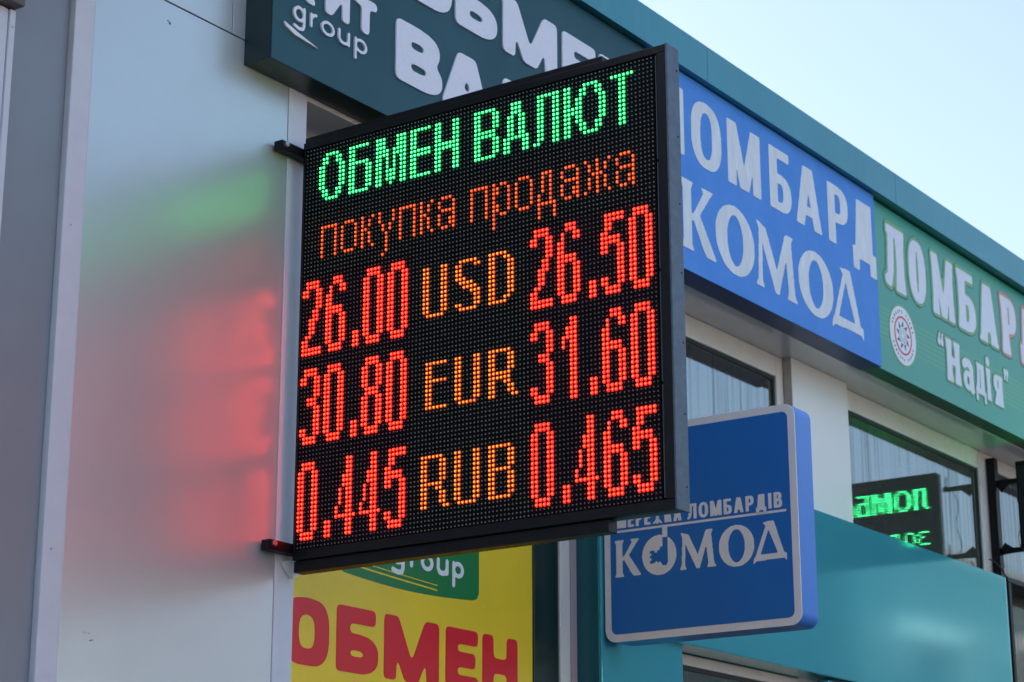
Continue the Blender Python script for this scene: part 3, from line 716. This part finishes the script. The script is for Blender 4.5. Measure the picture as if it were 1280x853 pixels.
E1 = thing('led_display_board', 'large square black display board showing exchange rates in green, orange and red dots', 'display board', (.03, .0, 2.99))
num = lambda s, c0s, row: cells(DG, list(zip(s, c0s)), row)
texts = [
 ('green lit heading ОБМЕН ВАЛЮТ', 'green', cells(HB, [('О', 4), ('Б', 13), ('М', 21), ('Е', 31), ('Н', 38), ('В', 49), ('А', 57), ('Л', 65), ('Ю', 73), ('Т', 85)], 2)),
 ('thin orange lit words покупка продажа', 'orange', cells(LO, [('п', 5), ('о', 11), ('к', 17), ('у', 22), ('п', 28), ('к', 34), ('а', 39), ('п', 48), ('р', 54), ('о', 60), ('д', 66), ('а', 72), ('ж', 78), ('а', 86)], 20)),
 ('red lit number 26.00', 'red', num('26.00', (0, 7, 15, 18, 25), 33)),
 ('red lit number 26.50', 'red', num('26.50', (64, 71, 79, 82, 89), 33)),
 ('red lit number 30.80', 'red', num('30.80', (0, 7, 15, 18, 25), 54)),
 ('red lit number 31.60', 'red', cells(DG, [('3', 64), ('1', 72), ('.', 79), ('6', 82), ('0', 89)], 54)),
 ('red lit number 0.445', 'red', num('0.445', (0, 8, 11, 18, 25), 76)),
 ('red lit number 0.465', 'red', num('0.465', (64, 72, 75, 82, 89), 76)),
 ('yellow lit letters USD', 'yellow', cells(HB, [('U', 35), ('S', 44), ('D', 53)], 36)),
 ('yellow lit letters EUR', 'yellow', cells(HE, [('E', 36), ('U', 44), ('R', 53)], 58)),
 ('yellow lit letters RUB', 'yellow', cells(HB, [('R', 35), ('U', 44), ('B', 53)], 79)),
]
zones = [('unlit bluish diodes round the green heading', M_OFFG, lambda c, r: r < 16),
         ('unlit greenish diodes round the orange and yellow words', M_OFF, lambda c, r: 16 <= r < 32 or (r >= 32 and 32 <= c < 64)),
         ('unlit reddish diodes round the red numbers', M_OFFR, lambda c, r: r >= 32 and not 32 <= c < 64)]
a, b, tz, bz = led_board(E1, .0, -.05, 4.0, 96, 96, texts, zones)
side_screws(E1, (.034,), b - .004, [bz + .05 + k * (tz - bz - .1) / 6 for k in range(7)])
def wall_arm(zc):
    w = bpy.data.objects.new('wall_arm', None); COL.objects.link(w); w.parent = E1; w.location = Vector((0, -.02, zc)) - wloc(E1)
    bm = bmesh.new(); add_box(bm, -.076, .058, -.034, -.008, zc - .0125, zc + .0105)
    bmesh.ops.bevel(bm, geom=bm.edges[:], offset=.0012, segments=2, affect='EDGES')
    bm_done(bm, 'arm_bar', M_BLACK, w, (0, 0, 0))
    for x in (-.062, .030):
        bm = bmesh.new(); bmesh.ops.create_cone(bm, cap_ends=True, segments=6, radius1=.0075, radius2=.0066, depth=.006)
        bmesh.ops.rotate(bm, cent=(0, 0, 0), matrix=Matrix.Rotation(math.radians(90), 3, 'X'), verts=bm.verts)
        bm_done(bm, 'bolt', M_STEEL, w, (x, -.0362, zc + .002))
        bm = bmesh.new(); bmesh.ops.create_cone(bm, cap_ends=True, segments=10, radius1=.005, radius2=.005, depth=.008)
        bmesh.ops.rotate(bm, cent=(0, 0, 0), matrix=Matrix.Rotation(math.radians(90), 3, 'X'), verts=bm.verts)
        bm_done(bm, 'spacer', M_BLACK, w, (x, -.0042, zc))
wall_arm(4.002); wall_arm(3.052)

# second board at the right edge, with its post and arms
XB = 4.46
XB_Z = 4.065
E2 = thing('led_display_board', 'second black display board with green dots, cut off by the right edge', 'display board', (XB + .03, -.02, 3.68))
def squash(tbl, drop): return {k: [l for i, l in enumerate(v) if i not in drop] for k, v in tbl.items()}
HB9, LO6 = squash(HB, (2, 7, 9)), squash(LO, (2, 5))
t2 = [('green lit heading ЛОМБАРД', 'bright green', cells(HB9, [('Л', 3), ('О', 11), ('М', 20), ('Б', 30), ('А', 38), ('Р', 46), ('Д', 54)], 4)),
      ('green lit word золото', 'bright green', cells(LO6, [('з', 4), ('о', 10), ('л', 16), ('о', 22), ('т', 28), ('о', 34)], 22))]
led_board(E2, XB, -.020, XB_Z, 96, 32, t2, [('unlit diodes', M_OFFG, lambda c, r: True)], rail=False)
PX = 4.548
PO = thing('bracket_post', 'black upright steel channel on the white post at the right, with two arms', 'bracket', (PX, .12, 3.62))
bm = bmesh.new(); add_box(bm, PX - .016, PX - .012, .112, .147, 3.645, 4.135); add_box(bm, PX - .012, PX + .022, .112, .116, 3.645, 4.135); add_box(bm, PX + .018, PX + .022, .116, .147, 3.645, 4.135)
bm_done(bm, 'channel', M_BLACK, PO, (0, 0, 0))
for zc, up_ in ((4.03, 1), (3.745, -1)):
    yb0 = -.022
    prism('arm', [(-.112, zc - .014), (-.095, zc - .040 if up_ > 0 else zc - .012), (-.060, zc - .010), (.022, zc - .008), (.022, zc + .010), (-.060, zc + .012), (-.095, zc + .012 if up_ > 0 else zc + .036), (-.112, zc + .012)],
          SIDE(PX + .006), 0, .006, M_BLACK, PO, (PX, .05, zc))
    bm = bmesh.new(); bmesh.ops.create_cone(bm, cap_ends=True, segments=8, radius1=.004, radius2=.004, depth=.05)
    bm_done(bm, 'bolt', M_BLACK, PO, (PX - .006, -.002, zc + .026))
    box('clip', XB + .064, PX + .002, -.008, .004, zc - .006, zc + .010, M_BLACK, PO, .001)
for zc in (4.085, 3.70):
    tube('threaded_rod', [(PX + .022, .128, zc), (PX + .075, .128, zc)], .0025, M_STEEL, PO)
def cable(label, pts, r=.0028):
    o = tube('cable', spline(pts), r, M_WIRE, None)
    o['label'] = label; o['category'] = 'cable'; return o
cable('thin black cable hanging between the two arms of the right display board',
      [(PX + .012, .02, 4.02), (PX + .016, .035, 3.96), (PX + .02, .02, 3.88), (PX + .016, .04, 3.80), (PX + .01, .03, 3.75)], .0018)
cable('black cable end curling out at the top of the turquoise spandrel below the bracket post',
      [(PX - .10, .125, 3.70), (PX - .07, .118, 3.695), (PX - .03, .108, 3.675), (PX + .01, .10, 3.64), (PX + .05, .09, 3.60)], .0028)

# ================================================================== FASCIA SIGNS
def sign_box(name, label, x0, x1, z0, z1, yf, mf, ms, group=None):
    s = thing(name, label, 'sign', ((x0 + x1) / 2, 0, z0), group)
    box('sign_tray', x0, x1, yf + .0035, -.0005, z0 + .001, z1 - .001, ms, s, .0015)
    box('sign_face', x0 + .0006, x1 - .0006, yf, yf + .003, z0, z1, mf, s, .0008)
    return s
# --- dark teal one, top left
S1 = sign_box('fascia_sign', 'dark teal fascia sign with raised pale letters above the display board', -.1815, 1.497, 4.170, 4.803, -.085, M_KITF, M_KITS)
f1 = FAC(-.085)
def kl(ch, x0, x1, z0, z1, t, h=None, rnd=.05, **k):
    return letter(ch, (x0, x1, z0, z1), f1, .0, .0045, M_LETW, S1, t, h, 'round', rnd, **k)
capA, basA = 4.287, 4.443
kl('В', .277, .472, 4.280, 4.446, .36, .26, .055); kl('А', .468, .690, 4.280, 4.446, .38, .2, .05)
kl('Л', .705, .905, 4.280, 4.446, .34, .26, .05)
kl('Ю', .92, 1.16, 4.280, 4.446, .3, .24, .05) if False else None
z0, z1 = 4.524, 4.692
kl('О', .292, .512, z0, z1, .36, .24, .04); kl('Б', .526, .716, z0, z1, .35, .24, .055)
kl('М', .742, 1.006, z0, z1, .36, .24, .05); kl('Е', 1.033, 1.206, z0, z1, .36, .24, .045); kl('Н', 1.226, 1.34, z0, z1, .34, .24, .045)
# logo words
kl('К', -.125, -.03, 4.352, 4.447, .30, .24, .06); kl('И', .002, .094, 4.352, 4.447, .30, .24, .06); kl('Т', .112, .200, 4.352, 4.447, .32, .24, .07)
def gl_(ch, x0, x1, z0, z1, s, m, map3, t, d=.005):
    return letter(ch, (x0, x1, z0, z1), map3, .0, d, m, s, t, t, 'round', .03)
gz0, gz1 = 4.294, 4.332
for ch, a_, b_ in (('g', -.113, -.070), ('r', -.052, -.027), ('o', -.012, .038), ('u', .052, .096), ('p', .115, .163)):
    gl_(ch, a_, b_, gz0 + (.0 if ch != 'g' else -.002), gz1, S1, M_LETW, f1, .20)
solid_letter('underline', glyph('swoosh', 4.6, .2, .2), (-.145, -.018, 4.248, 4.275), f1, .0, .005, M_LETW, S1, 60, .015, W=4.6)
# --- bright blue one
S2 = sign_box('fascia_sign', 'bright blue fascia sign reading ЛОМБАРД КОМОД', 1.500, 3.066, 4.160, 4.803, -.085, M_BLUEF, M_BLUES)
for ch, x0, x1, zb in (('Л', 1.545, 1.714, 4.527), ('О', 1.757, 1.946, 4.524), ('М', 1.985, 2.203, 4.527), ('Б', 2.265, 2.417, 4.527), ('А', 2.450, 2.637, 4.527), ('Р', 2.688, 2.844, 4.527), ('Д', 2.872, 3.058, 4.478)):
    letter(ch, (x0, x1, zb, 4.745), f1, 0, .0012, M_LETB, S2, .26 if ch not in 'М' else .25, .15, 'sans', .012)
for ch, x0, x1, z0, z1, t, h in (('К', 1.683, 1.895, 4.229, 4.452, .34, .12), ('О', 1.893, 2.145, 4.222, 4.452, .32, .13), ('М', 2.150, 2.437, 4.229, 4.453, .28, .12), ('О', 2.446, 2.701, 4.222, 4.452, .32, .13), ('Д', 2.685, 2.925, 4.222, 4.452, .2, .1)):
    letter(ch, (x0, x1, z0, z1), f1, 0, .0012, M_LETB, S2, t, h, 'serif', .010)
# --- green one
S3 = sign_box('fascia_sign', 'green fascia sign reading ЛОМБАРД Надія with a round emblem', 3.0685, 5.2, 4.163, 4.800, -.070, M_GREENF, M_GREENS)
f3 = FAC(-.070)
def outlined(ch, rect, t, h, st='slab', rnd=.02, ring=M_OUTL, g1=.045, g2=.075):
    l = letter(ch, rect, f3, .0014, .0022, M_LETG, S3, t, h, st, rnd, N=64)
    letter(ch, rect, f3, .0007, .0013, ring, l, t, h, st, rnd + .01, N=56, grow=g1, name='inner_outline')
    letter(ch, rect, f3, .0, .0006, M_OUTD, l, t, h, st, rnd + .01, N=56, grow=g2, name='outer_outline')
for ch, x0, x1 in (('Л', 3.165, 3.328), ('О', 3.372, 3.520), ('М', 3.585, 3.772), ('Б', 3.825, 3.985), ('А', 4.025, 4.200), ('Р', 4.258, 4.405), ('Д', 4.445, 4.625)):
    outlined(ch, (x0, x1, 4.495, 4.738), .27 if ch != 'М' else .185, .15, ring=M_ORG if ch in 'РД' else M_OUTL)
for ch, x0, x1, z0, z1, t in (('Н', 3.678, 3.796, 4.252, 4.418, .26), ('а', 3.826, 3.922, 4.252, 4.378, .27), ('д', 3.945, 4.042, 4.262, 4.385, .30), ('і', 4.058, 4.090, 4.255, 4.415, .2), ('я', 4.125, 4.212, 4.253, 4.378, .30)):
    outlined(ch, (x0, x1, z0, z1), t, .16, g1=.05, g2=.08)
outlined('“', (3.600, 3.652, 4.372, 4.425), .2, .2, g1=.09, g2=.14); outlined('”', (4.238, 4.285, 4.372, 4.425), .2, .2, g1=.09, g2=.14)
# emblem: white disc, red ring, rim lettering, star of dark blades round a spiral
EX, EZ, ER = 3.288, 4.330, .110
def disc_pts(r_, n=40): return [(EX + r_ * math.cos(2 * math.pi * k / n), EZ + r_ * math.sin(2 * math.pi * k / n)) for k in range(n)]
em = prism('emblem', disc_pts(ER + .006), f3, 0, .0008, M_OUTL, S3, (EX, -.07, EZ), label='round white emblem with red ring and dark star')
prism('disc', disc_pts(ER), f3, .0009, .0015, M_WPR, em, (EX, -.07, EZ))
def ring_mesh(name, r0_, r1_, d, m_, parent, n=48):
    bm = bmesh.new(); A = []; Bv = []
    for k in range(n):
        a_ = 2 * math.pi * k / n; c_, s_ = math.cos(a_), math.sin(a_)
        A.append([bm.verts.new((q * c_, -d + e, q * s_)) for q, e in ((r0_, 0), (r1_, 0), (r1_, .0008), (r0_, .0008))])
    for k in range(n):
        for q in range(4): bm.faces.new((A[k][q], A[(k + 1) % n][q], A[(k + 1) % n][(q + 1) % 4], A[k][(q + 1) % 4]))
    bmesh.ops.recalc_face_normals(bm, faces=bm.faces)
    return bm_done(bm, name, m_, parent, (EX, -.07, EZ))
ring_mesh('red_ring', .066, .073, .0026, M_REDRING, em)
bm = bmesh.new()
for k in range(9):
    a_ = 2 * math.pi * k / 9 + .2
    def pr(r_, da): return bm.verts.new((r_ * math.cos(a_ + da), -.0018, r_ * math.sin(a_ + da)))
    bm.faces.new((pr(.060, -.10), pr(.034, .33), pr(.037, -.25)))
    prev = None
    for q in range(6):
        r_ = .033 - q * .0045; da = .25 + q * .28; w = .0022
        v = (pr(r_, da), pr(r_ - w, da))
        if prev: bm.faces.new((prev[0], v[0], v[1], prev[1]))
        prev = v
bm_done(bm, 'star', M_NAVY, em, (EX, -.07, EZ))
def arc_text(txt, r_, a0, a1, flip):
    bm = bmesh.new(); n = len(txt)
    for k, ch in enumerate(txt):
        if ch == ' ': continue
        a_ = math.radians(a0 + (a1 - a0) * (k + .5) / n); H = .0125; W = .62
        rot = a_ - math.pi / 2 if not flip else a_ + math.pi / 2
        for L in glyph_loops(glyph(ch, W, .2, .16), W, 22, .03)[:1]:
            L = np.array(L); vs = []
            for x, y in L:
                u, v = (x - W / 2) * H, (y - .5) * H
                vs.append(bm.verts.new((r_ * math.cos(a_) + u * math.cos(rot) - v * math.sin(rot), -.0017, r_ * math.sin(a_) + u * math.sin(rot) + v * math.cos(rot))))
            try: bm.faces.new(vs)
            except ValueError: pass
    bmesh.ops.recalc_face_normals(bm, faces=bm.faces)
    bm_done(bm, 'rim_lettering', M_NAVY, em, (EX, -.07, EZ))
arc_text('ЛОМБАРД НАДІЯ', .091, 165, 15, False)
arc_text('ЛОМБАРД НАДІЯ', .091, 200, 340, True)
side_end = thing('fascia_sign', 'plain continuation of the fascia signs beyond the right edge', 'sign', (7, 0, 4.16))
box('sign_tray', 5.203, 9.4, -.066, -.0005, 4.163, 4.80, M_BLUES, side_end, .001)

# ================================================================== YELLOW SHEET IN THE WINDOW
YY = YW + .012
S4 = thing('window_sign', 'yellow sheet sign reading ОБМЕН in red under the display board', 'sign', (.65, YY, 1.7))
box('sheet', .0815, 1.2375, YY - .0005, YY + .003, 1.69, 3.61, M_YEL, S4, 0)
fy = FAC(YY - .0005)
for ch, x0, x1 in (('О', .203, .368), ('Б', .394, .560), ('М', .580, .810), ('Е', .837, .982), ('Н', 1.000, 1.166)):
    letter(ch, (x0, x1, 2.834, 2.996), fy, 0, .0006, M_RED, S4, .33, .25, 'round', .045)
# green flag patch with words
def arcpt(): 
    pts = [(.395, 3.30), (.395, 3.088), (.420, 3.078)]
    for k in range(1, 9):
        t_ = k / 8; pts.append((.42 + (.955 - .42) * t_, 3.078 + .0 * t_ - .012 * math.sin(math.pi * t_)))
    pts += [(.975, 3.084), (.985, 3.10), (.985, 3.30)]
    return pts
prism('green_patch', arcpt(), fy, 0, .0005, M_GRN, S4, (.69, YY, 3.2))
for zz, ww in ((3.088, .004), (3.100, .0025)):
    prism('yellow_stripe', [(.40, zz + .018), (.62, zz + .006), (.80, zz - .002), (.80, zz - .002 - ww), (.62, zz + .006 - ww), (.40, zz + .018 - ww)], fy, .0006, .0010, M_YEL, S4, (.6, YY, zz))
for ch, x0, x1 in (('g', .636, .690), ('r', .712, .742), ('o', .758, .812), ('u', .826, .878), ('p', .894, .946)):
    letter(ch, (x0 - .03, x1 - .03, 3.128, 3.172), fy, .0006, .0011, M_WPR, S4, .30, .26, 'round', .03)
for ch, x0, x1 in (('К', .52, .62), ('И', .65, .74), ('Т', .76, .85)):
    letter(ch, (x0, x1, 3.195, 3.29), fy, .0006, .0011, M_WPR, S4, .3, .24, 'round', .05)

# ================================================================== HANGING BLUE LIGHTBOX
XH = 1.45
S5 = thing('hanging_sign', 'square blue lightbox sign with white rim reading КОМОД, projecting beyond the display board', 'sign', (XH + .05, .05, 3.01))
hs = SIDE(XH)
u0h, u1h, v0h, v1h = -.056, .5605, 3.012, 3.618
cxh, cyh, wh, hh = (u0h + u1h) / 2, (v0h + v1h) / 2, u1h - u0h, v1h - v0h
prism('box_shell', rrect(cxh, cyh, wh, hh, .032), hs, -.094, -.001, M_HSIDE, S5, (XH, -.25, 3.3))
prism('white_rim', rrect(cxh, cyh, wh, hh, .032), hs, -.0009, .0025, M_HWHITE, S5, (XH, -.25, 3.3), bev=.0015)
prism('blue_face', rrect(cxh, cyh, wh - .042, hh - .042, .018), hs, .0026, .0034, M_HFACE, S5, (XH, -.25, 3.3))
dz = .0035
def hl(ch, u0, u1, v0, v1, t, h, st, rnd=.012, **k):
    return letter(ch, (u0, u1, v0, v1), hs, dz, dz + .0006, M_HWHITE, S5, t, h, st, rnd, **k)
solid_letter('rule', [(1, R(0, 0, 60, 1))], (-.026, .527, 3.320, 3.3265), hs, dz, dz + .0006, M_HWHITE, S5, 12, .02, W=60)
tw = [('М', 1.2), ('Е', .8), ('Р', .85), ('Е', .8), ('Ж', 1.3), ('К', .9), ('А', 1.0), (' ', .5), ('Л', 1.0), ('О', 1.0), ('М', 1.2), ('Б', .85), ('А', 1.0), ('Р', .85), ('Д', 1.05), ('І', .34), ('В', .85)]
# first word from u=-.013, second word from u=.219 to .515
for word, ua, ub in ((tw[:7], -.013, .200), (tw[8:], .219, .515)):
    tot = sum(w for _, w in word) + .22 * (len(word) - 1); k = (ub - ua) / tot; u = ua
    for ch, w in word:
        v0 = 3.333 - (.010 if ch == 'Д' else 0)
        hl(ch, u, u + w * k, v0, 3.376, .23 if ch != 'І' else .22, .17, 'sans', .02, N=48)
        u += (w + .22) * k
hl('К', -.021, .066, 3.193, 3.298, .3, .1, 'serif')
solid_letter('letter', glyph('keyO', 1.0, .2, .2), (.070, .181, 3.187, 3.300), hs, dz, dz + .0006, M_HWHITE, S5, 90, .008, W=1.0, label='letter О drawn as a disc with a key cut out of it')
solid_letter('key_stem', [(1, R(0, 0, .5, 1))], (.137, .153, 3.292, 3.3195), hs, dz, dz + .0006, M_HWHITE, S5, 40, .01, W=.5)
hl('М', .190, .308, 3.193, 3.298, .25, .1, 'serif'); hl('О', .316, .426, 3.185, 3.300, .25, .1, 'serif'); hl('Д', .421, .524, 3.188, 3.299, .2, .1, 'serif')
for zz in (3.12, 3.52):
    box('wall_bracket', XH + .03, XH + .07, .0555, .0628, zz - .03, zz + .03, M_STEEL, S5, .002)
